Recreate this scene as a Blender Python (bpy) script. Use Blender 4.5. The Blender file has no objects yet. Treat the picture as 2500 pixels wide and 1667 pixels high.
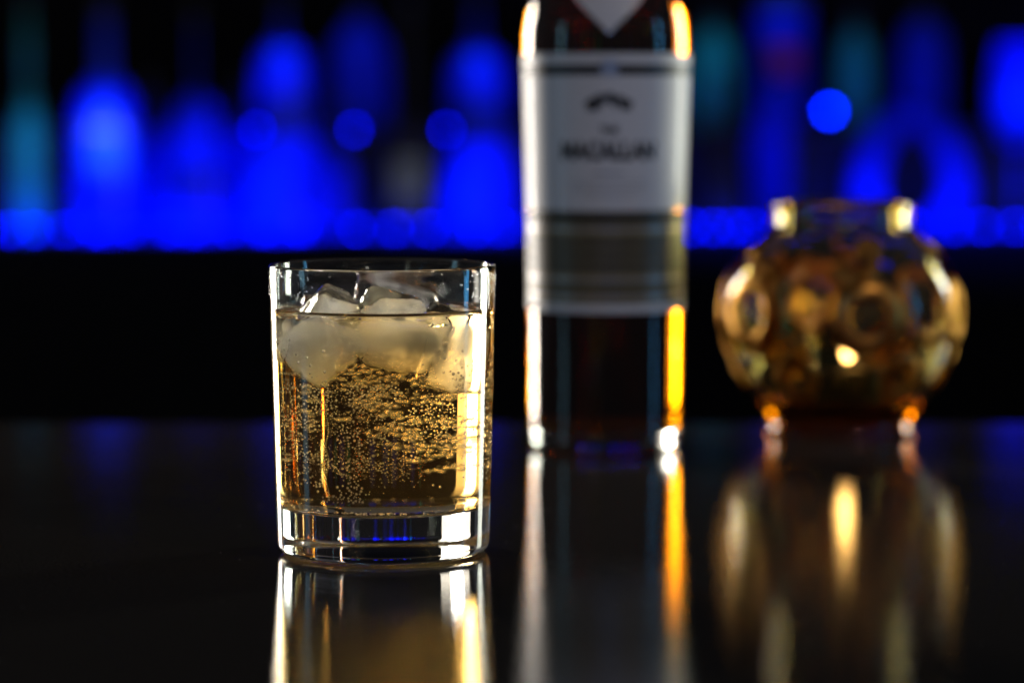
import bpy, bmesh, math, random
from mathutils import Vector, Matrix, noise

R = math.radians
random.seed(7)
sc = bpy.context.scene
COL = sc.collection

# ------------------------------------------------------------------ camera
FPX = 7000.0                       # focal length in pixels of a 2500 px wide frame
CAM_H = 0.161
PITCH = math.atan((833.5 - 251.0) / FPX)
cam = bpy.data.cameras.new("camera")
cam.lens = 36.0 * FPX / 2500.0
cam.sensor_width = 36.0
cam.clip_start = 0.02
cam.clip_end = 50
cam.dof.use_dof = True
cam.dof.focus_distance = 0.995
cam.dof.aperture_fstop = 5.1
cam_ob = bpy.data.objects.new("camera", cam)
COL.objects.link(cam_ob)
cam_ob.location = (0, 0, CAM_H)
cam_ob.rotation_euler = (R(90) - PITCH, 0, 0)
sc.camera = cam_ob


def ray(u, v):
    x, y = (u - 1250.0) / FPX, (833.5 - v) / FPX
    c, s = math.cos(PITCH), math.sin(PITCH)
    return Vector((x, c + y * s, y * c - s))


def at_y(u, v, Y):                 # point of the pixel's sight line at depth Y
    d = ray(u, v)
    return Vector((0, 0, CAM_H)) + d * (Y / d.y)


# ------------------------------------------------------------------ world
w = bpy.data.worlds.new("World")
sc.world = w
w.use_nodes = True
bg = w.node_tree.nodes["Background"]
bg.inputs[0].default_value = (0.86, 0.84, 0.96, 1)
bg.inputs[1].default_value = 0.075

sc.view_settings.view_transform = 'Standard'
sc.view_settings.look = 'None'
sc.view_settings.exposure = 0
sc.view_settings.gamma = 1
sc.view_settings.use_curve_mapping = False
cy = sc.cycles
cy.max_bounces = 28
cy.transmission_bounces = 28
cy.glossy_bounces = 10
cy.diffuse_bounces = 4
cy.transparent_max_bounces = 16
cy.volume_bounces = 8
cy.caustics_reflective = True
cy.caustics_refractive = True
cy.blur_glossy = 0.3
cy.sample_clamp_indirect = 80.0
cy.sample_clamp_direct = 0.0
cy.use_denoising = True
cy.denoiser = 'OPENIMAGEDENOISE'
cy.use_adaptive_sampling = False

GX, GY = -0.0464, 1.025            # tumbler
BX, BY = 0.0440, 1.343             # whisky bottle
HX, HY = 0.1610, 1.400             # candle holder
BARY = 4.00                        # bottles on the back bar


def area(name, loc, target, sx, sy, power, color):
    l = bpy.data.lights.new(name, 'AREA')
    l.shape = 'RECTANGLE'
    l.size, l.size_y = sx, sy
    l.energy = power
    l.color = color
    o = bpy.data.objects.new(name, l)
    COL.objects.link(o)
    o.location = loc
    d = Vector(target) - Vector(loc)
    o.rotation_euler = d.to_track_quat('-Z', 'Y').to_euler()
    return o


def spot(name, loc, target, power, color, cone, blend=1.0, radius=0.012):
    l = bpy.data.lights.new(name, 'SPOT')
    l.energy = power
    l.color = color
    l.spot_size = R(cone)
    l.spot_blend = blend
    l.shadow_soft_size = radius
    o = bpy.data.objects.new(name, l)
    COL.objects.link(o)
    o.location = loc
    d = Vector(target) - Vector(loc)
    o.rotation_euler = d.to_track_quat('-Z', 'Y').to_euler()
    return o


# tall strip lamps standing left and right, a little behind the drinks
area("strip_lamp_left", (-1.06, 2.53, 0.20), (-0.04, 1.10, 0.08), 0.60, 0.76, 4.5, (1.0, 0.88, 0.72))
area("strip_lamp_left_tube", (-1.049, 2.514, 0.20), (-0.034, 1.09, 0.08), 0.25, 0.76, 24.0, (1.0, 0.92, 0.83))
area("strip_lamp_right", (1.33, 2.18, 0.20), (0.0, 1.20, 0.08), 0.30, 0.76, 14.0, (0.97, 1.0, 0.86))
# cool lamp on the right, the room lamps behind the camera
area("cool_lamp_right", (0.80, 1.13, 0.20), (0.05, 1.3, 0.10), 0.06, 0.40, 0.45, (0.10, 0.50, 1.0))
area("cool_lamp_left", (-0.85, 0.95, 0.22), (-0.05, 1.1, 0.10), 0.10, 0.40, 0.30, (0.35, 0.75, 1.0))
spot("room_lamp_warm", (0.78, 0.25, 0.93), (0.05, 1.30, 0.15), 8.0, (1.0, 0.75, 0.55), 36, 1.0, 0.03)
spot("room_lamp_blue", (0.13, 0.15, 0.37), (0.05, 1.30, 0.15), 2.5, (0.12, 0.35, 1.0), 36, 1.0, 0.02)


# ------------------------------------------------------------------ helpers
def link(o, parent=None):
    COL.objects.link(o)
    if parent:
        o.parent = parent
    return o


def tag(o, label, cat, group=None):
    o["label"] = label
    o["category"] = cat
    if group:
        o["group"] = group
    return o


def empty(name, loc, label, cat, group=None, rz=0.0):
    o = bpy.data.objects.new(name, None)
    o.location = loc
    o.rotation_euler = (0, 0, rz)
    o.empty_display_size = 0.02
    link(o)
    return tag(o, label, cat, group)


def mesh_ob(name, verts, faces, mat, parent=None, smooth=True):
    m = bpy.data.meshes.new(name)
    m.from_pydata([tuple(v) for v in verts], [], faces)
    if smooth:
        m.polygons.foreach_set("use_smooth", [True] * len(m.polygons))
    if mat:
        m.materials.append(mat)
    m.update()
    return link(bpy.data.objects.new(name, m), parent)


def lathe(profile, n=96):
    """(r, z) from the axis or rim outwards; outward normals when the profile runs bottom > outside > top"""
    V, F = [], []
    rings = []
    for r, z in profile:
        if r < 1e-7:
            rings.append([len(V)])
            V.append((0, 0, z))
        else:
            s = len(V)
            for k in range(n):
                a = 2 * math.pi * k / n
                V.append((r * math.cos(a), r * math.sin(a), z))
            rings.append(list(range(s, s + n)))
    for a, b in zip(rings, rings[1:]):
        for k in range(n):
            k2 = (k + 1) % n
            if len(a) == 1 and len(b) == 1:
                continue
            if len(a) == 1:
                F.append((a[0], b[k2], b[k]))
            elif len(b) == 1:
                F.append((a[k], a[k2], b[0]))
            else:
                F.append((a[k], a[k2], b[k2], b[k]))
    return V, F


def arc(cx, cz, r, a0, a1, n):
    return [(cx + r * math.cos(R(a0 + (a1 - a0) * k / n)), cz + r * math.sin(R(a0 + (a1 - a0) * k / n)))
            for k in range(n + 1)]


def densify(p, step):
    out = [p[0]]
    for a, b in zip(p, p[1:]):
        d = math.hypot(b[0] - a[0], b[1] - a[1])
        m = max(1, int(d / step))
        for k in range(1, m + 1):
            out.append((a[0] + (b[0] - a[0]) * k / m, a[1] + (b[1] - a[1]) * k / m))
    return out


def mm(p):
    return [(a * 0.001, b * 0.001) for a, b in p]


def spline(pts, per=8):
    """Catmull-Rom through (r, z) points"""
    P = [pts[0]] + list(pts) + [pts[-1]]
    out = []
    for i in range(1, len(P) - 2):
        for k in range(per):
            t = k / per
            o = []
            for c in (0, 1):
                a, b, d, e = P[i - 1][c], P[i][c], P[i + 1][c], P[i + 2][c]
                o.append(0.5 * (2 * b + (d - a) * t + (2 * a - 5 * b + 4 * d - e) * t * t + (3 * b - a - 3 * d + e) * t ** 3))
            out.append((max(o[0], 0.0), o[1]))
    out.append(pts[-1])
    return out


# ------------------------------------------------------------------ materials
class NT:
    def __init__(self, name):
        self.m = bpy.data.materials.new(name)
        self.m.use_nodes = True
        self.t = self.m.node_tree
        self.t.nodes.clear()
        self.out = self.n('ShaderNodeOutputMaterial')

    def n(self, kind, **kw):
        nd = self.t.nodes.new(kind)
        for k, v in kw.items():
            if k.startswith('i_'):
                nd.inputs[k[2:].replace('_', ' ')].default_value = v
            else:
                setattr(nd, k, v)
        return nd

    def l(self, a, b):
        self.t.links.new(a, b)

    def noise(self, scale, detail=3, rough=0.5, vec=None):
        nd = self.n('ShaderNodeTexNoise')
        nd.inputs['Scale'].default_value = scale
        nd.inputs['Detail'].default_value = detail
        nd.inputs['Roughness'].default_value = rough
        if vec is None:
            tc = self.n('ShaderNodeTexCoord')
            vec = tc.outputs['Object']
        self.l(vec, nd.inputs['Vector'])
        return nd

    def ramp(self, src, p0, c0, p1, c1):
        r = self.n('ShaderNodeMapRange')
        r.inputs['From Min'].default_value = p0
        r.inputs['From Max'].default_value = p1
        r.inputs['To Min'].default_value = c0
        r.inputs['To Max'].default_value = c1
        self.l(src, r.inputs['Value'])
        return r.outputs['Result']


def principled(name, color, rough=0.5, metal=0.0, nscale=0, namount=0.0, bump=0.0, bscale=200, coat=0.0, spec=0.5, emission=None, estr=0.0):
    k = NT(name)
    p = k.n('ShaderNodeBsdfPrincipled')
    p.inputs['Base Color'].default_value = (*color, 1)
    p.inputs['Roughness'].default_value = rough
    p.inputs['Metallic'].default_value = metal
    p.inputs['Coat Weight'].default_value = coat
    p.inputs['Specular IOR Level'].default_value = spec
    if nscale:
        nz = k.noise(nscale, 4)
        mx = k.n('ShaderNodeMix', data_type='RGBA')
        mx.inputs['A'].default_value = (*[c * (1 - namount) for c in color], 1)
        mx.inputs['B'].default_value = (*[min(1, c * (1 + namount)) for c in color], 1)
        k.l(nz.outputs['Fac'], mx.inputs['Factor'])
        k.l(mx.outputs['Result'], p.inputs['Base Color'])
    if bump:
        nz2 = k.noise(bscale, 3)
        b = k.n('ShaderNodeBump')
        b.inputs['Strength'].default_value = bump
        b.inputs['Distance'].default_value = 0.0005
        k.l(nz2.outputs['Fac'], b.inputs['Height'])
        k.l(b.outputs['Normal'], p.inputs['Normal'])
    if emission:
        p.inputs['Emission Color'].default_value = (*emission, 1)
        p.inputs['Emission Strength'].default_value = estr
    k.l(p.outputs[0], k.out.inputs['Surface'])
    return k.m


def glass(name, color=(1, 1, 1), ior=1.5, rough=0.0, attr=None, absorb=None, wav=0.0, wscale=40, wdist=0.0003, scatter=0.0):
    k = NT(name)
    g = k.n('ShaderNodeBsdfGlass')
    g.inputs['Color'].default_value = (*color, 1)
    g.inputs['Roughness'].default_value = rough
    g.inputs['IOR'].default_value = ior
    if attr:
        a = k.n('ShaderNodeAttribute', attribute_name=attr)
        k.l(a.outputs['Fac'], g.inputs['IOR'])
    if wav:
        nz = k.noise(wscale, 2)
        b = k.n('ShaderNodeBump')
        b.inputs['Strength'].default_value = wav
        b.inputs['Distance'].default_value = wdist
        k.l(nz.outputs['Fac'], b.inputs['Height'])
        k.l(b.outputs['Normal'], g.inputs['Normal'])
    k.l(g.outputs[0], k.out.inputs['Surface'])
    if absorb:                      # absorption per metre for r, g, b
        d = max(absorb) * 1.02
        v = k.n('ShaderNodeVolumeAbsorption')
        v.inputs['Color'].default_value = (*[1 - s / d for s in absorb], 1)
        v.inputs['Density'].default_value = d
        if scatter:
            v2 = k.n('ShaderNodeVolumeScatter')
            v2.inputs['Density'].default_value = scatter
            v2.inputs['Anisotropy'].default_value = 0.6
            ad = k.n('ShaderNodeAddShader')
            k.l(v.outputs[0], ad.inputs[0])
            k.l(v2.outputs[0], ad.inputs[1])
            k.l(ad.outputs[0], k.out.inputs['Volume'])
        else:
            k.l(v.outputs[0], k.out.inputs['Volume'])
    return k.m


M = {}
M['clear_glass'] = glass('clear_glass', (0.985, 0.995, 0.99), 1.5, 0.0, wav=0.10, wscale=25)
M['drink'] = glass('drink', (1, 1, 1), 1.34, 0.0, attr='ior', absorb=(0.6, 8.8, 31.0), scatter=0.3)
def bubble_mat():
    k = NT('bubble')
    g = k.n('ShaderNodeBsdfGlass')
    g.inputs['Roughness'].default_value = 0.0
    g.inputs['IOR'].default_value = 1.0 / 1.34
    t = k.n('ShaderNodeBsdfTranslucent')
    t.inputs['Color'].default_value = (1, 1, 1, 1)
    d = k.n('ShaderNodeBsdfDiffuse')
    d.inputs['Color'].default_value = (1, 1, 1, 1)
    m1 = k.n('ShaderNodeMixShader')
    k.l(t.outputs[0], m1.inputs[1])
    k.l(d.outputs[0], m1.inputs[2])
    m2 = k.n('ShaderNodeMixShader')
    m2.inputs[0].default_value = 0.22
    k.l(g.outputs[0], m2.inputs[1])
    k.l(m1.outputs[0], m2.inputs[2])
    k.l(m2.outputs[0], k.out.inputs['Surface'])
    return k.m


M['bubble'] = bubble_mat()
M['droplet'] = glass('droplet', (1, 1, 1), 1.33, 0.0)
M['bottle_glass'] = glass('bottle_glass', (0.97, 0.985, 0.97), 1.5, 0.02)
M['whisky'] = glass('whisky', (1, 1, 1), 1.36, 0.0, attr='ior', absorb=(8.0, 34.0, 140.0))


def counter_mat():
    k = NT('polished_dark_stone')
    p = k.n('ShaderNodeBsdfPrincipled')
    tc = k.n('ShaderNodeTexCoord')
    big = k.noise(6, 4, vec=tc.outputs['Object'])
    fine = k.noise(900, 2, vec=tc.outputs['Object'])
    grain = k.noise(1300, 2, vec=tc.outputs['Object'])
    base = k.n('ShaderNodeMix', data_type='RGBA')
    base.inputs['A'].default_value = (0.018, 0.016, 0.0145, 1)
    base.inputs['B'].default_value = (0.048, 0.042, 0.038, 1)
    k.l(k.ramp(fine.outputs['Fac'], 0.40, 0, 0.68, 1), base.inputs['Factor'])
    k.l(base.outputs['Result'], p.inputs['Base Color'])
    k.l(k.ramp(big.outputs['Fac'], 0.32, 0.022, 0.68, 0.055), p.inputs['Roughness'])
    p.inputs['IOR'].default_value = 1.31
    b = k.n('ShaderNodeBump')
    b.inputs['Strength'].default_value = 0.16
    b.inputs['Distance'].default_value = 0.0002
    k.l(grain.outputs['Fac'], b.inputs['Height'])
    k.l(b.outputs['Normal'], p.inputs['Normal'])
    k.l(p.outputs[0], k.out.inputs['Surface'])
    return k.m


def ice_mat():
    k = NT('clear_ice')
    geo = k.n('ShaderNodeNewGeometry')
    sx = k.n('ShaderNodeSeparateXYZ')
    k.l(geo.outputs['Position'], sx.inputs[0])
    n2 = k.noise(200, 3)
    b = k.n('ShaderNodeBump')
    b.inputs['Strength'].default_value = 0.4
    b.inputs['Distance'].default_value = 0.0006
    k.l(n2.outputs['Fac'], b.inputs['Height'])
    g = k.n('ShaderNodeBsdfGlass')
    g.inputs['Roughness'].default_value = 0.04
    g.inputs['Color'].default_value = (1, 1, 1, 1)
    # ice stands in the drink up to the liquid line and in air above it
    k.l(k.ramp(sx.outputs['Z'], 0.08735, 1.0, 0.08775, 1.31), g.inputs['IOR'])
    k.l(b.outputs['Normal'], g.inputs['Normal'])
    k.l(g.outputs[0], k.out.inputs['Surface'])
    return k.m


def cloud_mat(density):
    k = NT('cloudy_ice_core')
    v = k.n('ShaderNodeVolumeScatter')
    v.inputs['Color'].default_value = (1.0, 1.0, 1.0, 1)
    v.inputs['Density'].default_value = density
    v.inputs['Anisotropy'].default_value = 0.74
    k.l(v.outputs[0], k.out.inputs['Volume'])
    return k.m


def frosted(name, color, trans=0.35, gloss=0.03):
    k = NT(name)
    nz = k.noise(14, 3)
    mx = k.n('ShaderNodeMix', data_type='RGBA')
    mx.inputs['A'].default_value = (*[c * 0.75 for c in color], 1)
    mx.inputs['B'].default_value = (*color, 1)
    k.l(nz.outputs['Fac'], mx.inputs['Factor'])
    d = k.n('ShaderNodeBsdfDiffuse')
    t = k.n('ShaderNodeBsdfTranslucent')
    k.l(mx.outputs['Result'], d.inputs['Color'])
    k.l(mx.outputs['Result'], t.inputs['Color'])
    m1 = k.n('ShaderNodeMixShader')
    m1.inputs[0].default_value = trans
    k.l(d.outputs[0], m1.inputs[1])
    k.l(t.outputs[0], m1.inputs[2])
    g = k.n('ShaderNodeBsdfGlossy')
    g.inputs['Roughness'].default_value = 0.25
    m2 = k.n('ShaderNodeMixShader')
    m2.inputs[0].default_value = gloss
    k.l(m1.outputs[0], m2.inputs[1])
    k.l(g.outputs[0], m2.inputs[2])
    k.l(m2.outputs[0], k.out.inputs['Surface'])
    return k.m


def emit(name, color, strength):
    k = NT(name)
    e = k.n('ShaderNodeEmission')
    e.inputs['Color'].default_value = (*color, 1)
    e.inputs['Strength'].default_value = strength
    k.l(e.outputs[0], k.out.inputs['Surface'])
    return k.m


M['counter'] = counter_mat()
M['ice'] = ice_mat()
M['black'] = principled('black_lacquer', (0.004, 0.004, 0.005), 0.6, nscale=8, namount=0.3, spec=0.1)
M['shelf'] = principled('dark_shelf', (0.02, 0.02, 0.03), 0.35, nscale=20, namount=0.3)
M['paper'] = principled('label_paper', (0.80, 0.79, 0.78), 0.50, coat=0.15, nscale=300, namount=0.04, bump=0.1, bscale=900)
M['paper_low'] = principled('lower_label_paper', (0.21, 0.165, 0.085), 0.36, nscale=90, namount=0.35, bump=0.1, bscale=900)
M['ink'] = principled('label_ink', (0.012, 0.011, 0.010), 0.45, nscale=200, namount=0.3)
M['foil'] = principled('foil_line', (0.42, 0.41, 0.40), 0.35, 0.6, nscale=300, namount=0.1)
M['cap'] = principled('bottle_cap', (0.03, 0.025, 0.02), 0.4, nscale=90, namount=0.2)

# ------------------------------------------------------------------ the setting


def box(name, x0, x1, y0, y1, z0, z1, mat, bevel=0.004, parent=None):
    bm = bmesh.new()
    vs = [bm.verts.new((x, y, z)) for z in (z0, z1) for y in (y0, y1) for x in (x0, x1)]
    for f in ((0, 2, 3, 1), (4, 5, 7, 6), (0, 1, 5, 4), (2, 6, 7, 3), (0, 4, 6, 2), (1, 3, 7, 5)):
        bm.faces.new([vs[i] for i in f])
    if bevel:
        bmesh.ops.bevel(bm, geom=bm.edges[:], offset=bevel, segments=3, affect='EDGES', profile=0.5)
    bmesh.ops.recalc_face_normals(bm, faces=bm.faces[:])
    m = bpy.data.meshes.new(name)
    bm.to_mesh(m)
    bm.free()
    m.materials.append(mat)
    return link(bpy.data.objects.new(name, m), parent)


EDGE = 1.447        # far edge of the counter
c = box('counter', -1.4, 1.4, 0.25, EDGE, -0.04, 0.0, M['counter'], 0.006)
c['kind'] = 'structure'
c = box('floor', -4, 4, -0.5, 4.6, -1.0, -0.95, M['black'], 0)
c['kind'] = 'structure'
c = box('wall', -4, 4, 4.45, 4.5, -0.95, 1.8, M['black'], 0)
c['kind'] = 'structure'

# back bar: two tiers standing at a slight angle to the counter
YAW = R(4.8)
def bar_pt(u, v, dy):
    """point on the sight line of (u, v) lying dy behind the back bar's front (bar's own axes)"""
    d = ray(u, v)
    o = Vector((0, 0, CAM_H))
    n = Vector((-math.sin(YAW), math.cos(YAW), 0))
    p0 = Vector((0, BARY - 0.05, 0)) + n * dy
    t = (p0 - o).dot(n) / d.dot(n)
    return o + d * t


bb = empty('back_bar', (0, BARY - 0.05, 0), 'black back bar counter with two raised tiers behind the drinks', 'bar counter', rz=YAW)
BAR_Z = bar_pt(1250, 566, 0.0).z
TIER_Z = bar_pt(1250, 325, 0.15).z
bx_ = box('cabinet', -1.5, 1.5, -0.04, 0.34, -0.94, BAR_Z - 0.004, M['black'], 0.002, bb)
box('lower_shelf', -1.5, 1.5, -0.045, 0.15, BAR_Z - 0.0035, BAR_Z, M['shelf'], 0.001, bb)
box('upper_tier', -1.5, 1.5, 0.152, 0.34, BAR_Z - 0.003, TIER_Z, M['shelf'], 0.002, bb)


# ------------------------------------------------------------------ light strips of the back bar
BLUE = (0.0, 0.012, 1.0)
M['led'] = emit('blue_led', (0.0, 0.003, 1.0), 22.0)
M['led_bright'] = emit('bright_blue_led', (0.0, 0.012, 1.0), 45.0)
M['diffuser'] = emit('light_strip_diffuser', (0.0, 0.003, 1.0), 4.2)
M['led_base'] = principled('led_tape', (0.02, 0.02, 0.06), 0.5, nscale=100, namount=0.2)
ledV, ledF = lathe(mm([(0, 0), (3.4, 0), (3.4, 1.5), (3.0, 2.6), (1.8, 3.4), (0, 3.7)]), 14)


def led_strip(name, v, dy, us, label, glow=0.0):
    a, b = bar_pt(-400, v, dy), bar_pt(2900, v, dy)
    z = bar_pt(1250, v, dy).z
    mid = (a + b) / 2
    e = empty(name, (mid.x, mid.y, z), label, 'light strip', 'blue light strips of the back bar', YAW)
    L = (b - a).length / 2
    box('tape', -L, L, 0.0, 0.0025, -0.0018, 0.0018, M['led_base'], 0.0005, e)
    if glow:
        box('diffuser', -L, L, -0.0012, -0.0002, -glow / 2, glow / 2, M['diffuser'], 0.0002, e)
    me = None
    for u in us:
        p = bar_pt(u, v, dy)
        o = mesh_ob('led', ledV, ledF, M['led']) if me is None else link(bpy.data.objects.new('led', me))
        me = o.data
        o.parent = e
        q = Matrix.Rotation(-YAW, 3, 'Z') @ (Vector((p.x, p.y, z)) - Vector(e.location))
        o.location = (q.x, -0.0013, 0)
        o.rotation_euler = (R(90), 0, 0)
    return e


led_strip('light_strip', 557, -0.049, [-30, 25, 85, 160, 235, 318, 410, 470, 560, 640, 735, 870, 962, 1050, 1160, 1225, 1690, 1740, 1790, 1830, 1905, 2230, 2330, 2400, 2480, 2540],
          'lower row of blue lamps along the front of the black back bar', 0.0022)
led_strip('light_strip', 317, -0.030, [627, 865, 1090],
          'upper row of blue lamps on a thin rail before the back bar bottles')
p = bar_pt(2025, 272, 0.02)
lo = empty('lamp', (p.x, p.y, BAR_Z), 'single bright round blue lamp standing among the back bar bottles', 'lamp')
sv, sf = lathe(mm([(0, 0), (14, 0), (14, 2), (3, 4), (2, 8), (2, (p.z - BAR_Z) * 1000 - 6), (3, (p.z - BAR_Z) * 1000 - 5), (0, (p.z - BAR_Z) * 1000 - 5)]), 20)
mesh_ob('stand', sv, sf, M['led_base'], lo)
sv, sf = lathe(mm([(0, -5), (3, -4.4), (5, -2), (5.2, 0), (5, 2), (3, 4.4), (0, 5.2)]), 20)
o = mesh_ob('bulb', sv, sf, M['led_bright'], lo)
o.location.z = p.z - BAR_Z

# ------------------------------------------------------------------ bottles of the back bar
M['b_blue'] = frosted('frosted_blue_bottle', (0.004, 0.05, 0.85))
M['b_pale'] = frosted('frosted_pale_bottle', (0.005, 0.06, 0.9))
M['b_teal'] = frosted('teal_bottle', (0.05, 0.55, 0.42))
M['b_dark'] = frosted('dark_bottle', (0.025, 0.022, 0.02), 0.1, 0.05)
M['b_red'] = frosted('red_label', (0.55, 0.05, 0.05), 0.0)
M['b_olive'] = frosted('olive_label', (0.4, 0.45, 0.08), 0.0)
M['b_navy'] = frosted('navy_dark_band', (0.004, 0.02, 0.16), 0.0)  # dark bands added on blue bottles to stand for gaps between bright spots
M['b_cap'] = principled('stopper', (0.05, 0.05, 0.06), 0.4, nscale=60, namount=0.3)


def back_bottle(u, dy, prof, mat, label, neck_mat=None, tier=False, name='bottle', lab=None):
    """prof: (half width px, v px) pairs from the base up, along the silhouette"""
    q = bar_pt(u, 400, dy)
    z0 = TIER_Z if tier else BAR_Z
    k = q.y / FPX
    e = empty(name, (q.x, q.y, z0 + 0.0005), label, 'bottle', 'bottles on the back bar')
    pts = [(max(0.4 * hw, hw - 12) * k, bar_pt(u, v, dy).z - z0) for hw, v in prof]
    pts = [(r, z) for (r, z), (hw, v) in zip(pts, prof) if z > 0.004 and v > 5]
    r0 = pts[0][0]
    body = [(0, 0), (r0 * 0.9, 0), (r0, 0.003)] + pts
    body = [body[0]] + spline(body[1:], 5)
    r1, z1 = body[-1]
    body.append((0, z1))
    V, F = lathe(body, 40)
    mesh_ob('body', V, F, mat, e)
    r1 = max(r1, 0.006)
    V, F = lathe([(0, z1 + 0.0004), (r1 * 1.1, z1 + 0.0004), (r1 * 1.12, z1 + 0.002), (r1 * 1.12, z1 + 0.026), (r1 * 0.95, z1 + 0.028), (0, z1 + 0.028)], 24)
    mesh_ob('stopper', V, F, neck_mat or M['b_cap'], e)
    if lab:
        m_, v0, v1, hw = lab
        za, zb = bar_pt(u, v1, dy).z - z0, bar_pt(u, v0, dy).z - z0
        rr = max(r for r, z in body if za - 0.01 <= z <= zb + 0.01) + 0.0006
        vv, ff = [], []
        N = 16
        A = math.asin(min(1, hw * k / rr))
        for z in (za, zb):
            for i in range(N + 1):
                a = -math.pi / 2 - A + 2 * A * i / N
                vv.append((rr * math.cos(a), rr * math.sin(a), z))
        for i in range(N):
            ff.append((i, i + 1, N + 2 + i, N + 1 + i))
        mesh_ob('label', vv, ff, m_, e)
    return e


back_bottle(70, 0.03, [(42, 560), (44, 560), (48, 420), (45, 330), (36, 262), (24, 225), (22, 205), (26, 120), (22, 60), (18, 20)],
            M['b_teal'], 'slim teal green bottle at the far left of the back bar')
back_bottle(258, 0.03, [(88, 560), (90, 500), (88, 330), (82, 250), (58, 208), (34, 185), (32, 100), (30, 40)],
            M['b_blue'], 'brightest blue bottle on the back bar beside the slim teal bottle')
back_bottle(478, 0.03, [(112, 560), (108, 540), (88, 420), (72, 330), (58, 265), (30, 235), (14, 205), (13, 60)],
            M['b_blue'], 'cone shaped blue bottle third from the left of the back bar', lab=(M['b_navy'], 420, 480, 60))
back_bottle(690, 0.03, [(128, 560), (122, 520), (100, 400), (82, 290), (78, 190), (70, 135), (38, 105), (22, 70), (20, 20)],
            M['b_blue'], 'tall blue bottle with tapered body above the tumbler', lab=(M['b_navy'], 250, 330, 64))
back_bottle(880, 0.22, [(90, 330), (90, 250), (84, 130), (50, 70), (24, 30), (22, -40)],
            M['b_blue'], 'dim blue bottle on the raised tier, above and behind the tumbler', tier=True)
back_bottle(1000, 0.035, [(76, 560), (78, 540), (76, 370), (60, 310), (28, 270), (24, 130), (24, 40)],
            M['b_dark'], 'dark bottle with olive grey label between two blue back bar bottles', lab=(M['b_olive'], 385, 500, 38))
back_bottle(1165, 0.03, [(112, 560), (108, 500), (96, 400), (84, 290), (82, 200), (70, 145), (36, 112), (24, 60), (22, 10)],
            M['b_blue'], 'tapered blue bottle just left of the whisky bottle', lab=(M['b_navy'], 262, 350, 66))
back_bottle(1740, 0.22, [(64, 330), (66, 250), (64, 150), (48, 90), (22, 50), (20, -30)],
            M['b_teal'], 'dim teal bottle on the raised tier, just right of the whisky bottle', tier=True)
back_bottle(1905, 0.22, [(78, 330), (80, 200), (78, 20), (60, -60), (26, -100), (22, -170)],
            M['b_blue'], 'tall dim blue bottle with a red label on the raised tier', tier=True, lab=(M['b_red'], 118, 185, 36))
back_bottle(2085, 0.22, [(54, 330), (56, 220), (50, 120), (24, 60), (20, -20)],
            M['b_teal'], 'dim teal bottle on the raised tier above the candle holder', tier=True)
back_bottle(2250, 0.22, [(70, 330), (72, 200), (66, 90), (28, 40), (22, -40)],
            M['b_blue'], 'dim blue bottle on the raised tier, right of the dim teal bottle', tier=True)
back_bottle(1760, 0.03, [(70, 560), (72, 540), (70, 440), (54, 350), (24, 300), (22, 220)],
            M['b_dark'], 'dark bottle standing between the whisky bottle and the candle holder')

back_bottle(368, 0.10, [(52, 560), (54, 420), (50, 340), (22, 300), (18, 240)],
            M['b_blue'], 'short blue filler bottle standing behind, between the brightest and the cone shaped bottle')  # short filler bottles added to carry the blue glow into the gaps
back_bottle(588, 0.10, [(60, 560), (60, 440), (52, 350), (22, 300), (18, 240)],
            M['b_blue'], 'short blue filler bottle standing behind, between the cone shaped and the tall bottle')
back_bottle(815, 0.10, [(58, 560), (60, 470), (52, 400), (22, 350), (18, 280)],
            M['b_blue'], 'short blue filler bottle standing behind, left of the dark bottle')
back_bottle(1880, 0.10, [(60, 560), (60, 480), (66, 380), (52, 290), (24, 240), (20, 180)],
            M['b_blue'], 'dim blue bottle standing behind the candle holder, below the red label')
# loop shaped decanter
q = bar_pt(2225, 430, 0.035)
k = q.y / FPX
e = empty('decanter', (q.x, q.y, BAR_Z + 0.0005), 'blue loop shaped decanter with open centre behind the candle holder', 'decanter', 'bottles on the back bar')
VV, FF = [], []
NA, NB = 64, 20
zc = q.z - BAR_Z
for i in range(NA):
    a = 2 * math.pi * i / NA
    s = math.sin(a)
    rx = (108 + 26 * (-s)) * k
    rz = 150 * k
    cx, cz = rx * math.cos(a), zc + rz * s
    tr = (38 - 8 * s) * k
    nrm = Vector((math.cos(a) / rx, 0, s / rz)).normalized()
    for j in range(NB):
        b = 2 * math.pi * j / NB
        VV.append((cx + nrm.x * tr * math.cos(b), tr * 0.9 * math.sin(b), max(0.0, cz + nrm.z * tr * math.cos(b))))
for i in range(NA):
    for j in range(NB):
        i2, j2 = (i + 1) % NA, (j + 1) % NB
        FF.append((i * NB + j, i * NB + j2, i2 * NB + j2, i2 * NB + j))
mesh_ob('body', VV, FF, M['b_blue'], e)
V, F = lathe([(0.012, zc + 150 * k + 30 * k), (0.011, zc + 230 * k), (0.013, zc + 236 * k), (0.013, zc + 250 * k), (0, zc + 252 * k)], 24)
mesh_ob('neck', V, F, M['b_blue'], e)

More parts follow.
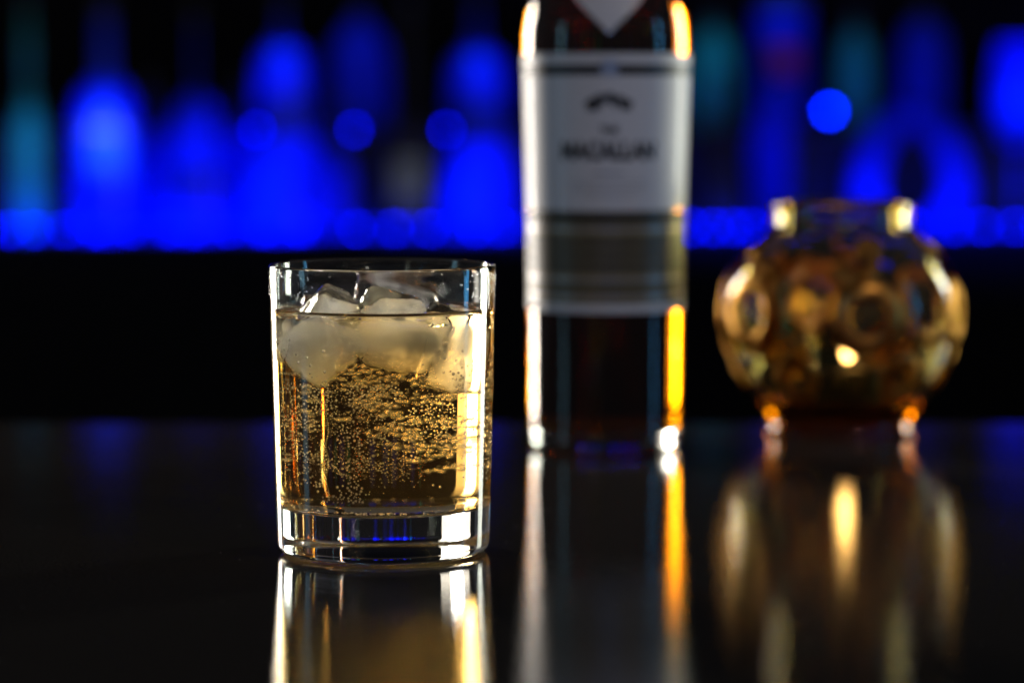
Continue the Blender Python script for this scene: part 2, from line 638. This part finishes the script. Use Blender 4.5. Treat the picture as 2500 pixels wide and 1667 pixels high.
# balloon goblet at the right edge
q = bar_pt(2490, 250, 0.03)
e = empty('goblet', (q.x, q.y, BAR_Z + 0.0005), 'large blue balloon goblet at the right edge of the back bar', 'goblet')
zb = bar_pt(2490, 352, 0.03).z - BAR_Z
pr = [(0, 0), (0.03, 0), (0.03, 0.002), (0.012, 0.004), (0.004, 0.008), (0.0035, zb - 0.006)]
pr2 = spline([(0.0035, zb - 0.006), (0.014, zb), (0.030, zb + 0.016), (0.040, zb + 0.045), (0.040, zb + 0.085), (0.032, zb + 0.14)], 6)
V, F = lathe(pr + pr2[1:] + [(r - 0.0012, z) for r, z in reversed(pr2[2:])] + [(0, zb + 0.004)], 48)
mesh_ob('bowl', V, F, M['b_pale'], e)


# unseen spots added above the picture, each brightening a patch of bottle
def bspot(u, v, dy, power, cone, color=BLUE, du=0, back=0.42, up=0.50):
    t = bar_pt(u, v, dy)
    spot('added_bottle_spot', (t.x + du, t.y - back, max(t.z + up, 0.55)), t, power, color, cone)


PB = 60.0
C1, C2, C3 = (0.0, 0.01, 1.0), (0.0, 0.05, 1.0), (0.0, 0.10, 1.0)
bspot(250, 400, 0.0, PB * 1.2, 15, C2)
bspot(262, 370, 0.0, PB * 3.5, 6, (0.9, 0.8, 1.0))
bspot(268, 140, 0.0, PB * 0.05, 6, (0.6, 0.9, 1.0))
bspot(85, 380, 0.0, PB * 0.6, 12, (0.02, 0.30, 1.0))
bspot(70, 130, 0.0, PB * 0.06, 6, (0.02, 0.30, 1.0))
bspot(480, 390, 0.0, PB * 0.9, 8, C2)
bspot(440, 535, 0.0, PB * 1.0, 8, C2)
bspot(520, 535, 0.0, PB * 0.5, 8, C1)
bspot(705, 180, 0.0, PB * 0.9, 7, C3)
bspot(640, 215, 0.0, PB * 0.4, 6, C1)
bspot(710, 375, 0.0, PB * 0.9, 8, C2)
bspot(650, 530, 0.0, PB * 1.2, 9, C3)
bspot(780, 480, 0.0, PB * 0.4, 9, C1)
bspot(1180, 195, 0.0, PB * 0.8, 7, C3)
bspot(1190, 430, 0.0, PB * 1.1, 10, C2)
bspot(1130, 535, 0.0, PB * 1.3, 8, C3)
bspot(370, 440, 0.07, PB * 0.35, 12, C1)
bspot(588, 420, 0.07, PB * 0.5, 12, C1)
bspot(815, 500, 0.07, PB * 0.4, 10, C1)
bspot(1860, 330, 0.07, PB * 0.15, 9, C1)
bspot(880, 160, 0.19, PB * 0.12, 12, (0.0, 0.05, 1.0))
bspot(1000, 440, 0.0, PB * 0.03, 7, (1.0, 0.9, 0.6))
bspot(1745, 160, 0.19, PB * 0.15, 8, (0.0, 0.5, 1.0))
bspot(1905, 50, 0.19, PB * 0.25, 8, (0.0, 0.10, 1.0))
bspot(1870, 280, 0.19, PB * 0.12, 8, C1)
bspot(1905, 155, 0.19, PB * 0.022, 6, (1.0, 0.1, 0.2))
bspot(2085, 160, 0.19, PB * 0.10, 8, (0.0, 0.4, 1.0))
bspot(2250, 150, 0.19, PB * 0.08, 8, C2)
bspot(2140, 440, 0.0, PB * 1.2, 8, C2)
bspot(2310, 420, 0.0, PB * 0.8, 8, C2)
bspot(2320, 540, 0.0, PB * 0.8, 8, C1)
bspot(2480, 300, 0.0, PB * 1.6, 9, C3)
bspot(2490, 90, 0.0, PB * 0.9, 12, C1)
# the light strip's own light on the bottle feet
a = bar_pt(1250, 590, -0.03)
o = area('shelf_front_lamp', (a.x, a.y - 0.035, BAR_Z + 0.004), (a.x, a.y + 0.06, BAR_Z + 0.075), 2.0, 0.012, 2.2, BLUE)

# ------------------------------------------------------------------ tumbler
LIQ = 0.0856
ZT = 102.0
outer = densify([(0, 1.6), (22, 1.4), (31, 0.7)], 3) + arc(33.2, 0.6, 0.6, 200, 270, 3) + arc(34.0, 3.6, 3.6, -84, 0, 10)[1:]
outer = outer + densify([(37.6, 3.7), (38.3, 30), (39.9, 100.6)], 3.0)[1:]
rim = arc(39.05, 100.6, 0.85, 0, 180, 12)
CONT = LIQ * 1000 + 1.0                 # where the drink's skin climbs the wall


def inner_r(z):
    return 36.4 + (38.2 - 36.4) * (z - 20) / (100.6 - 20)


inner_top = densify([(38.2, 100.6), (inner_r(CONT), CONT)], 2.0)
V, F = lathe(mm(outer + rim[1:] + inner_top[1:]), 128)
tumbler = empty('tumbler', (GX, GY, 0.0004), 'clear glass tumbler of iced fizzy whisky drink on the counter', 'tumbler')
mesh_ob('glass_wall', V, F, M['clear_glass'], tumbler)
TR = Vector((GX, GY, 0.0004))
rd = random.Random(5)
DV, DF = [], []
bmi = bmesh.new()
bmesh.ops.create_icosphere(bmi, subdivisions=2, radius=1.0)
for i in range(150):
    a = -math.pi / 2 + rd.choice((-1, 1)) * rd.betavariate(3, 1.3) * 1.7
    z = rd.uniform(0.0895, 0.0995)
    r_ = rd.uniform(0.00012, 0.00038)
    rw = (38.3 + (39.9 - 38.3) * (z * 1000 - 30) / 70.6) * 0.001
    e1, e2 = Vector((-math.sin(a), math.cos(a), 0)), Vector((math.cos(a), math.sin(a), 0))
    base = e2 * (rw + r_ * 0.30) + Vector((0, 0, z))
    s0 = len(DV)
    for v in bmi.verts:
        DV.append(base + e1 * v.co.x * r_ + Vector((0, 0, v.co.y * r_ * 1.15)) + e2 * v.co.z * r_ * 0.28)
    DF.extend(tuple(v.index + s0 for v in f.verts) for f in bmi.faces)
bmi.free()
dp = mesh_ob('droplets', DV, DF, M['droplet'], tumbler)
dp['kind'] = 'stuff'
GS = 1.017
tumbler.scale = (GS, GS, GS)

# the drink: closed body, its side and floor in contact with the glass
floor_p = densify([(0, 16.0), (31.1, 16.0)], 3) + arc(31.1, 21.2, 5.2, -90, -4, 10)[1:]
side_p = densify([floor_p[-1], (inner_r(28), 28), (inner_r(CONT), CONT)], 3)[1:]
skin = [(inner_r(CONT) - d, LIQ * 1000 + 1.0 * math.exp(-d / 0.9)) for d in (0.15, 0.4, 0.8, 1.3, 2.0, 3.0, 4.5)] + [(28, LIQ * 1000), (18, LIQ * 1000), (8, LIQ * 1000), (0, LIQ * 1000)]
# ------------------------------------------------------------------ ice
ICE = [
    # centre (mm, from the tumbler axis), half sizes, rotation, seed, cloud density, label
    ((-18.5, -11.0, 77.2), (11.8, 11.5, 12.5), (36, 36, 20), 1, 230, 'ice cube at the left with a pointed corner above the drink'),
    ((4.0, -6.0, 78.5), (12.5, 11.0, 10.0), (38, 14, 40), 2, 230, 'rounded cloudy ice cube in the middle of the tumbler'),
    ((24.0, -9.5, 72.5), (8.0, 10.5, 14.5), (-8, 14, -28), 3, 110, 'bright ice cube against the right wall of the tumbler'),
    ((3.0, 21.5, 84.5), (14.5, 8.5, 10.0), (14, 12, 4), 4, 130, 'bubbly ice chunk standing up at the back of the tumbler'),
    ((-21.0, 17.0, 77.5), (9.0, 9.0, 9.5), (5, 20, 40), 5, 200, 'ice cube at the back left of the tumbler'),
]


def ice_mesh(name, hs, seed, k, rough, sub):
    bm = bmesh.new()
    bmesh.ops.create_icosphere(bm, subdivisions=sub, radius=1.0)
    for v in bm.verts:
        d = v.co.normalized()
        pw = 13.0 if k == 1.0 else 6.0
        s = (abs(d.x) ** pw + abs(d.y) ** pw + abs(d.z) ** pw) ** (-1.0 / pw)
        q = d * s
        f = 1.0 + 0.055 * noise.noise(q * 1.6 + Vector((seed * 7.3, 0, 0))) + rough * noise.noise(q * 5 + Vector((0, seed * 3.1, 0)))
        if seed == 4:
            f += 0.06 * noise.noise(q * 6 + Vector((3, 1, 2)))
        v.co = Vector((q.x * hs[0], q.y * hs[1], q.z * hs[2])) * 0.001 * f * k
    m = bpy.data.meshes.new(name)
    bm.to_mesh(m)
    bm.free()
    m.polygons.foreach_set("use_smooth", [True] * len(m.polygons))
    return m


cuts = []
for cpos, hs, rot, seed, dens, label in ICE:
    m = ice_mesh('ice_cube', hs, seed, 1.0, 0.022, 4)
    m.materials.append(M['ice'])
    cut = link(bpy.data.objects.new('cut', m.copy()))
    cut.rotation_euler = [R(a) for a in rot]
    cut.location = Vector(cpos) * 0.001
    cuts.append(cut)
    o = link(bpy.data.objects.new('ice_cube', m))
    o.rotation_euler = [R(a) for a in rot]
    o.location = TR + Vector(cpos) * 0.001 * GS
    o.scale = (GS * 0.998, GS * 0.998, GS * 0.998)
    tag(o, label, 'ice cube', 'ice cubes in the tumbler')
    rc = random.Random(seed * 5)
    cms = (cloud_mat(dens * 0.42), cloud_mat(dens * 1.3))
    for n_ in range(5):               # cloudy patches of trapped air inside the clear ice
        kk = 0.84 if n_ == 0 else rc.uniform(0.24, 0.42)
        m = ice_mesh('cloudy_core', hs, seed + n_ * 0.37, kk, 0.20, 4)
        m.materials.append(cms[0 if n_ == 0 else 1])
        c_ = link(bpy.data.objects.new('cloudy_core', m), o)
        c_.location = o.rotation_euler.to_matrix().transposed() @ Vector((0, 0, -0.0032))
        if n_:
            c_.location = Vector(c_.location) + Vector([h * 0.001 * rc.choice((-1, 1)) * rc.uniform(0.30, 0.46) for h in hs])


V, F = lathe(mm(floor_p + side_p + skin), 128)
tmp = mesh_ob('tmp', V, F, M['drink'], None)
for cut in cuts:                    # the ice takes the drink's place
    md = tmp.modifiers.new('ice', 'BOOLEAN')
    md.operation = 'DIFFERENCE'
    md.object = cut
    md.solver = 'EXACT'
dg = bpy.context.evaluated_depsgraph_get()
dm = bpy.data.meshes.new_from_object(tmp.evaluated_get(dg))
bpy.data.objects.remove(tmp)
for cut in cuts:
    bpy.data.objects.remove(cut)
dm.name = 'drink'
dm.materials.clear()
dm.materials.append(M['drink'])
dm.polygons.foreach_set("material_index", [0] * len(dm.polygons))
dm.polygons.foreach_set("use_smooth", [True] * len(dm.polygons))
drink = link(bpy.data.objects.new('drink', dm))
iors = []
for pl in dm.polygons:
    c_ = pl.center
    rr = math.hypot(c_.x, c_.y) * 1000
    if c_.z > LIQ - 0.0002 and pl.normal.z > 0.3:
        iors.append(1.34)                     # drink and air
    elif c_.z < 0.0168 or rr > inner_r(c_.z * 1000) - 0.35 or (c_.z < 0.0215 and rr > 29):
        iors.append(1.34 / 1.5)               # drink and glass
    else:
        iors.append(1.34 / 1.275)              # drink and ice
dm.attributes.new('ior', 'FLOAT', 'FACE').data.foreach_set('value', iors)
drink.location = TR
drink.scale = (GS, GS, GS)
tag(drink, 'golden fizzy whisky drink filling the tumbler', 'drink')

# bubbles clinging to the wall and rising
bmi = bmesh.new()
bmesh.ops.create_icosphere(bmi, subdivisions=2, radius=1.0)
UV = [v.co.copy() for v in bmi.verts]
UF = [tuple(v.index for v in f.verts) for f in bmi.faces]
bmi.free()
bmi = bmesh.new()
bmesh.ops.create_icosphere(bmi, subdivisions=1, radius=1.0)
UV1 = [v.co.copy() for v in bmi.verts]
UF1 = [tuple(v.index for v in f.verts) for f in bmi.faces]
bmi.free()
BV, BF = [], []


def bubble(x, y, z, r, fine=False):
    s = len(BV)
    BV.extend((x + r * v.x, y + r * v.y, z + r * v.z) for v in (UV1 if fine else UV))
    BF.extend((a + s, b + s, c_ + s) for a, b, c_ in (UF1 if fine else UF))


def wall_r(z):
    zm = z * 1000
    if zm > 21.2:
        return inner_r(zm) * 0.001
    return (31.1 + math.sqrt(max(0.0, 5.2 ** 2 - (21.2 - zm) ** 2))) * 0.001


rb = random.Random(11)
placed = []


def wall_bubble(ang, z, r):
    rr = wall_r(z) - r * 1.04
    x, y = rr * math.cos(ang), rr * math.sin(ang)
    for (px, py, pz, pr_) in placed:
        if (px - x) ** 2 + (py - y) ** 2 + (pz - z) ** 2 < (pr_ + r) ** 2:
            return
    placed.append((x, y, z, r))
    bubble(x, y, z, r)


def field(a, z, seed):
    return noise.noise(Vector((a * 4.0 + seed, z * 160, seed * 1.7))) + 0.5 * noise.noise(Vector((a * 11 + seed, z * 380, seed)))


FRONT = -math.pi / 2
BACK = math.pi / 2
# front left: dense field of small bubbles
n = 0
while n < 950:
    a = FRONT + rb.uniform(-1.15, 0.10)
    z = rb.uniform(0.0205, 0.062)
    low_edge = 0.0215 + 0.045 * max(0.0, abs(a - FRONT + 0.33) - 0.22)
    if z < low_edge or field(a, z, 3.1) < -0.16:
        continue
    wall_bubble(a, z, 0.00020 + 0.00038 * rb.betavariate(2, 2.4))
    n += 1
# front right: bright scattered bubbles
n = 0
while n < 330:
    a = FRONT + rb.gauss(0.45, 0.30)
    z = rb.gauss(0.050, 0.0095)
    if not 0.034 < z < 0.072 or field(a, z, 9.4) < -0.05:
        continue
    wall_bubble(a, z, 0.00022 + 0.00038 * rb.betavariate(2, 2.2))
    n += 1
# back wall, seen magnified through the drink
n = 0
while n < 1600:
    a = BACK + rb.uniform(-0.44, 0.44)
    z = rb.uniform(0.026, 0.071)
    # seen crossed through the drink: the picture's right shows the bubbles on this side
    if z < 0.034 + 0.010 * math.sin((a - BACK) * 5) or field(a * 1.3, z * 1.9, 5.7) < -0.02:
        continue
    wall_bubble(a, z, 0.00030 + 0.00055 * rb.betavariate(2, 2))
    n += 1
# the rest of the wall
for i in range(420):
    a = rb.choice((math.pi, 0)) + rb.uniform(-1.1, 1.1)
    wall_bubble(a, rb.uniform(0.026, 0.074), rb.uniform(0.0003, 0.0005))
# floor ring and rising stream
for i in range(90):
    a = rb.uniform(0, 2 * math.pi) if i < 40 else FRONT + rb.gauss(0.0, 0.25)
    r_ = rb.uniform(0.00030, 0.0005)
    d = rb.uniform(0.027, 0.0305)
    bubble(d * math.cos(a), d * math.sin(a), 0.016 + r_ * 1.3, r_)
n = 0
for i in range(60):
    z = 0.020 + 0.045 * (i / 60) ** 1.1
    bubble(-0.0155 + 0.0004 * math.sin(i * 0.4), -0.010, z, 0.00018 + 0.00012 * i / 60)
while n < 3600:                        # fine fizz hanging in the drink
    a, d = rb.uniform(0, 2 * math.pi), 0.034 * math.sqrt(rb.random())
    z = rb.uniform(0.022, 0.064)
    x, y = d * math.cos(a), d * math.sin(a)
    if noise.noise(Vector((x * 70, y * 70, z * 170))) < -0.05 or z < 0.027 + 0.010 * noise.noise(Vector((x * 60, y * 60, 4))) + 0.006 * max(0.0, x / 0.03):
        n += 0.4
        continue
    bubble(x, y, z, rb.uniform(0.00012, 0.00024), True)
    n += 1
bo = mesh_ob('bubbles', BV, BF, M['bubble'], drink)
bo['kind'] = 'stuff'

# ------------------------------------------------------------------ whisky bottle
bot = empty('whisky_bottle', (BX, BY, 0.0004), 'tall whisky bottle with white label standing behind the tumbler', 'bottle')
H_SH = 188.0
out_pts = [(36.0, 6.0), (36.0, 30), (36.4, 80), (37.4, 130), (38.5, 170), (38.9, 186), (38.3, 197), (35.8, 208), (31, 218), (23, 228), (17.5, 238), (15.2, 250), (14.4, 270), (14.2, 300)]
o_prof = densify([(0, 2.5), (24, 2.0), (29, 0.8)], 4) + arc(30.5, 0.8, 0.8, 200, 270, 3) + arc(31.5, 4.5, 4.5, -88, -4, 8)[1:] + spline(out_pts, 8)
glass_top = [(15.5, 301), (15.8, 306), (15.2, 309), (12.5, 310), (11.3, 309), (11.0, 300), (11.0, 262)]
V, F = lathe(mm(o_prof + glass_top), 128)
mesh_ob('glass_wall', V, F, M['bottle_glass'], bot)
in_pts = [(r - 3.0, z) for r, z in out_pts[1:] if z < 245]
in_full = densify([(0, 9.0), (20, 8.0), (28, 7.5)], 4) + arc(28.0, 12.5, 5.0, -90, -3, 8)[1:] + spline(in_pts, 8) + spline([in_pts[-1], (12.2, 250), (11.0, 262)], 5)[1:]
nwall = len(in_full)
V, F = lathe(mm(in_full + [(6, 261.5), (0, 261.5)]), 128)
wk = mesh_ob('whisky', V, F, M['whisky'], bot)
at = wk.data.attributes.new('ior', 'FLOAT', 'FACE')
at.data.foreach_set('value', [1.36 if pl.center.z > 0.2612 and pl.normal.z > 0.5 else 1.36 / 1.5 for pl in wk.data.polygons])
V, F = lathe(mm([(0, 310.4), (16.4, 310.4), (16.4, 282), (16.6, 282), (16.8, 326), (16.0, 328), (0, 328)]), 48)
mesh_ob('cap', V, F, M['cap'], bot)


def out_r(z):                        # outside radius of the bottle in metres at height z in metres
    zz = z * 1000
    sp = O_SP
    for a, b in zip(sp, sp[1:]):
        if a[1] <= zz <= b[1]:
            t = (zz - a[1]) / max(1e-9, b[1] - a[1])
            return (a[0] + (b[0] - a[0]) * t) * 0.001
    return sp[0][0] * 0.001


O_SP = spline(out_pts, 8)


def wrap(a, z, off):                 # a: angle from the front, + to the right
    r = out_r(z) + off
    return (r * math.sin(a), -r * math.cos(a), z)


def sheet(name, fa0, fa1, z0, z1, off, thick, mat, parent, na=48, nz=10):
    V, F = [], []
    for side in (0, 1):
        for j in range(nz + 1):
            z = z0 + (z1 - z0) * j / nz
            a0, a1 = fa0(z), fa1(z)
            for i in range(na + 1):
                V.append(wrap(a0 + (a1 - a0) * i / na, z, off + (thick if side else 0)))
    W = na + 1
    S = W * (nz + 1)
    for j in range(nz):
        for i in range(na):
            p = j * W + i
            F.append((p, p + W, p + W + 1, p + 1))
            p += S
            F.append((p, p + 1, p + W + 1, p + W))
    for i in range(na):
        F.append((i, i + 1, S + i + 1, S + i))
        p = nz * W + i
        F.append((p, S + p, S + p + 1, p + 1))
    for j in range(nz):
        p = j * W
        F.append((p, S + p, S + p + W, p + W))
        p = j * W + na
        F.append((p, p + W, S + p + W, S + p))
    return mesh_ob(name, V, F, mat, parent, smooth=False)


def zb_(v):                          # height on the bottle's front of picture row v
    return at_y(1480, v, BY - 0.038).z


LA = R(87)
con = lambda a: (lambda z: a)
lab = sheet('label', con(-LA), con(LA), zb_(518), zb_(133), 0.0001, 0.00018, M['paper'], bot)
low = sheet('lower_label', con(-LA), con(LA), zb_(768), zb_(520), 0.0001, 0.00018, M['paper_low'], bot)
sheet('label_stripe', con(-LA), con(LA), zb_(186), zb_(160), 0.00030, 0.00006, M['ink'], lab, nz=1)
sheet('label_tab', con(R(-6)), con(R(6)), zb_(188), zb_(150), 0.00040, 0.00006, M['foil'], lab, na=10, nz=1)
sheet('label_stripe', con(-LA), con(LA), zb_(545), zb_(526), 0.00030, 0.00006, M['ink'], low, nz=1)
sheet('label_border', con(-LA), con(LA), zb_(767), zb_(748), 0.00030, 0.00006, M['paper'], low, nz=1)
for v, hgt, m_ in ((560, 6, 'foil'), (590, 14, 'ink'), (618, 14, 'ink'), (646, 14, 'ink'), (684, 6, 'foil'), (704, 7, 'ink'), (726, 6, 'foil')):
    sheet('printed_line', con(-LA * 0.9), con(LA * 0.9), zb_(v + hgt), zb_(v), 0.00030, 0.00006, M[m_], low, nz=1)
# shoulder label with its point down
zt = zb_(84)
V_half = lambda z: max(0.0005, (z - zt)) * 1.05 / 0.0385
ns = sheet('shoulder_label', lambda z: -V_half(z), V_half, zt, zt + 0.030, 0.0002, 0.00018, M['paper'], bot, na=24, nz=20)


def lettering(text, zc, height, width, parent, name='lettering'):
    cu = bpy.data.curves.new('text', 'FONT')
    cu.body = text
    cu.align_x = 'CENTER'
    cu.size = 1.0
    cu.offset = 0.06
    cu.resolution_u = 3
    tmp = bpy.data.objects.new('text', cu)
    COL.objects.link(tmp)
    dg = bpy.context.evaluated_depsgraph_get()
    me = bpy.data.meshes.new_from_object(tmp.evaluated_get(dg))
    bpy.data.objects.remove(tmp)
    xs = [v.co.x for v in me.vertices]
    ys = [v.co.y for v in me.vertices]
    x0, x1, y0, y1 = min(xs), max(xs), min(ys), max(ys)
    bm = bmesh.new()
    bm.from_mesh(me)
    for v in bm.verts:
        x = ((v.co.x - x0) / (x1 - x0) - 0.5) * width
        z = zc + ((v.co.y - y0) / (y1 - y0) - 0.5) * height
        v.co = wrap(x / 0.039, z, 0.00036)
    bm.to_mesh(me)
    bm.free()
    me.materials.clear()
    me.materials.append(M['ink'])
    o = bpy.data.objects.new(name, me)
    link(o, parent)
    return o


S_ = 0.000186                      # metres per picture pixel at the bottle's front
lettering('THE', zb_(320), 19 * S_, 46 * S_, lab)
lettering('MACALLAN', zb_(371), 46 * S_, 252 * S_, lab)
# printed emblem: a gabled house between two trees
EV, EF = [], []


def blot(pts):
    s = len(EV)
    for x, y in pts:
        EV.append(wrap((x - 1468) * S_ / 0.039, zb_(y), 0.00034))
    EF.append(tuple(range(s, s + len(pts))))


def tree(cx, cy_, r):
    blot([(cx + r * (1 + 0.2 * math.sin(5 * t)) * math.cos(t), cy_ - r * 0.85 * math.sin(t)) for t in [2 * math.pi * i / 18 for i in range(18)]])


tree(1428, 258, 19)
tree(1446, 244, 14)
tree(1510, 258, 17)
tree(1493, 246, 13)
tree(1470, 238, 12)
blot([(1449, 270), (1485, 270), (1485, 245), (1478, 232), (1471, 245), (1466, 245), (1459, 230), (1449, 245)])
blot([(1410, 275), (1525, 275), (1525, 270), (1410, 270)])
mesh_ob('emblem', EV, EF, M['ink'], lab, smooth=False)
for v, hw in ((424, 38), (446, 100), (458, 100), (470, 96), (482, 60)):
    x = hw * S_ / 0.039
    sheet('printed_line', con(-x), con(x), zb_(v + (5 if v < 430 else 2)), zb_(v), 0.00030, 0.00005, M['foil'], lab, na=16, nz=1)

# ------------------------------------------------------------------ candle holder
M['amber'] = glass('amber_glass', (1, 1, 1), 1.5, 0.02, absorb=(14.0, 36.0, 170.0), wav=0.15, wscale=60, wdist=0.0010)
def gold_mat():
    k = NT('amber_gold_relief')
    nz = k.noise(85, 4)
    mx = k.n('ShaderNodeMix', data_type='RGBA')
    mx.inputs['A'].default_value = (0.09, 0.042, 0.008, 1)
    mx.inputs['B'].default_value = (0.58, 0.31, 0.075, 1)
    k.l(k.ramp(nz.outputs['Fac'], 0.36, 0, 0.56, 1), mx.inputs['Factor'])
    g = k.n('ShaderNodeBsdfGlossy')
    g.inputs['Roughness'].default_value = 0.34
    k.l(mx.outputs['Result'], g.inputs['Color'])
    t = k.n('ShaderNodeBsdfTranslucent')
    t.inputs['Color'].default_value = (0.90, 0.40, 0.04, 1)
    m1 = k.n('ShaderNodeMixShader')
    m1.inputs[0].default_value = 0.26
    k.l(g.outputs[0], m1.inputs[1])
    k.l(t.outputs[0], m1.inputs[2])
    k.l(m1.outputs[0], k.out.inputs['Surface'])
    return k.m


M['gold'] = gold_mat()
M['wax'] = principled('candle_wax', (0.85, 0.72, 0.5), 0.5, nscale=100, namount=0.05)
M['tin'] = principled('tealight_tin', (0.7, 0.7, 0.7), 0.3, 1.0, nscale=100, namount=0.1)
M['flame'] = emit('flame', (1.0, 0.58, 0.26), 20.0)
hold = empty('candle_holder', (HX, HY, 0.0004), 'round amber glass candle holder with ring pattern right of the bottle', 'candle holder')
ho = spline([(35.5, 0.5), (36.5, 2.5), (35.2, 5.5), (37.5, 10), (43, 17.5), (50, 28), (55.5, 41), (58.0, 54), (57.6, 66), (54.5, 77), (48.5, 87), (41, 94.5), (35.5, 99.5), (33.8, 103.5), (34.0, 107), (34.6, 110.5)], 9)
hi = [(max(0.5, r - 4.2), z) for r, z in reversed(ho) if z > 18]
prof = mm([(0, 2.5), (29, 2.2), (33, 0.3)] + ho + arc(32.7, 110.5, 2.1, 0, 180, 8)[1:-1] + hi + [(24, 17.5), (0, 17.0)])
NSEG = 220
V, F = lathe(prof, NSEG)
# raised rings with dished centres on the outside
rings = []
rr_ = random.Random(3)
for row, (zc, cnt, ph, rad) in enumerate(((60, 6, -math.pi / 2 + 0.14, 19.0), (29, 6, -math.pi / 2 + 0.47, 10.5))):
    for i in range(cnt):
        rings.append((2 * math.pi * (i / cnt) + ph + rr_.uniform(-0.06, 0.06), (zc + rr_.uniform(-3, 3)) * 0.001, rad * 0.001 * rr_.uniform(0.86, 1.08)))
NV = []
for (x, y, z) in V:
    r = math.hypot(x, y)
    f = 0.0
    if r > 0.030:
        fade = min(1.0, max(0.0, (z - 0.010) / 0.02)) * min(1.0, max(0.0, (0.100 - z) / 0.02))
        f = 0.0009 * noise.noise(Vector((x, y, z)) * 75) * fade
        an = math.atan2(y, x)
        for th, zc, rad in rings:
            da = (an - th + math.pi) % (2 * math.pi) - math.pi
            d = math.hypot(da * 0.056, z - zc) / (rad * 0.85)
            if d < 1.0:
                f -= 0.14 * rad * (1 - d * d)
        f /= r
    NV.append((x * (1 + f), y * (1 + f), z))
mesh_ob('bowl', NV, F, M['amber'], hold)
# rings as raised beads following the bowl
HO = ho


def hold_r(z):
    zz = z * 1000
    for a, b in zip(HO, HO[1:]):
        if a[1] <= zz <= b[1]:
            t = (zz - a[1]) / max(1e-9, b[1] - a[1])
            return (a[0] + (b[0] - a[0]) * t) * 0.001
    return 0.034


def swirl(name, th, zc, rad, t0, t1, taper):
    """a raised gold stroke running round (th, zc) on the bowl from angle t0 to t1"""
    VV, FF = [], []
    closed = not taper
    NA, NB = 36, 10
    r0 = hold_r(zc)
    for i in range(NA + (0 if closed else 1)):
        f = i / NA
        t = t0 + (t1 - t0) * f
        q = Vector((math.cos(t), math.sin(t), th * 5 + 3))
        rc_ = rad * (0.76 + 0.14 * noise.noise(q)) * (1.0 + (0.35 * f if taper else 0))
        wd = rad * (0.27 + 0.09 * noise.noise(q * 1.5))
        ht = rad * 0.075
        if taper:
            k_ = max(0.05, math.sin(math.pi * f) ** 0.6)
            wd, ht = 0.0034 * k_, 0.0012 * k_
        for j in range(NB):
            b = 2 * math.pi * j / NB
            rr = rc_ + wd * math.cos(b)
            z = min(0.099, zc + rr * math.sin(t))
            an = th + rr * math.cos(t) / r0
            r = hold_r(z) + ht * math.sin(b)
            VV.append((r * math.cos(an), r * math.sin(an), z))
    M_ = NA if closed else NA + 1
    for i in range(NA):
        for j in range(NB):
            i2, j2 = (i + 1) % M_, (j + 1) % NB
            FF.append((i * NB + j, i2 * NB + j, i2 * NB + j2, i * NB + j2))
    mesh_ob(name, VV, FF, M['gold'], hold)


for (th, zc, rad) in rings:
    swirl('ring', th, zc, rad, 0, 2 * math.pi, False)
for i in range(20):
    th = 2 * math.pi * i / 20 + rr_.uniform(-0.1, 0.1)
    t0 = rr_.uniform(0, 6.28)
    swirl('swirl', th, rr_.choice((0.020, 0.036, 0.045, 0.074, 0.082, 0.089)), rr_.uniform(0.006, 0.010), t0, t0 + rr_.choice((-1, 1)) * rr_.uniform(2.4, 4.6), True)

M['cup'] = principled('candle_cup', (0.05, 0.04, 0.03), 0.35, 0.8, nscale=100, namount=0.2)
tl = empty('candle', (HX + 0.003, HY, 0.0184), 'lit candle inside the amber candle holder', 'candle')
V, F = lathe(mm([(0, 0), (17.5, 0), (18, 1), (18, 13), (18.4, 13.4), (17.5, 13.4), (17.5, 10.5), (17.3, 10.5)]), 48)
mesh_ob('cup', V, F, M['cup'], tl)
V, F = lathe(mm([(17.2, 2), (17.2, 10.8), (10, 10.2), (2, 9.6), (0, 9.6)]), 48)
mesh_ob('wax', V, F, M['wax'], tl)
V, F = lathe(mm([(0, 9.5), (0.6, 9.5), (0.5, 18), (0, 18.5)]), 10)
mesh_ob('wick', V, F, M['ink'], tl)
V, F = lathe(mm(spline([(0, 16), (2.2, 18), (3.1, 22), (2.5, 27), (1.1, 32), (0, 35)], 5)), 20)
mesh_ob('flame', V, F, M['flame'], tl)

# ------------------------------------------------------------------ dust on the counter
rq = random.Random(21)
DV, DF = [], []
for i in range(420):
    x, y = rq.uniform(-0.25, 0.25), rq.uniform(0.70, 1.40)
    r_ = rq.uniform(0.00006, 0.00020)
    s0 = len(DV)
    a = rq.uniform(0, 6.28)
    for k_ in range(3):
        DV.append((x + r_ * math.cos(a + k_ * 2.1), y + r_ * math.sin(a + k_ * 2.1), 0.00005))
    DV.append((x, y, 0.00005 + r_ * 1.2))
    DF += [(s0, s0 + 1, s0 + 3), (s0 + 1, s0 + 2, s0 + 3), (s0 + 2, s0, s0 + 3), (s0, s0 + 2, s0 + 1)]
M['dust'] = principled('dust', (0.5, 0.48, 0.45), 0.8, nscale=50, namount=0.2)
du = mesh_ob('dust', DV, DF, M['dust'], None, smooth=False)
du['kind'] = 'stuff'
du['label'] = 'fine dust specks scattered on the dark counter'
du['category'] = 'dust'
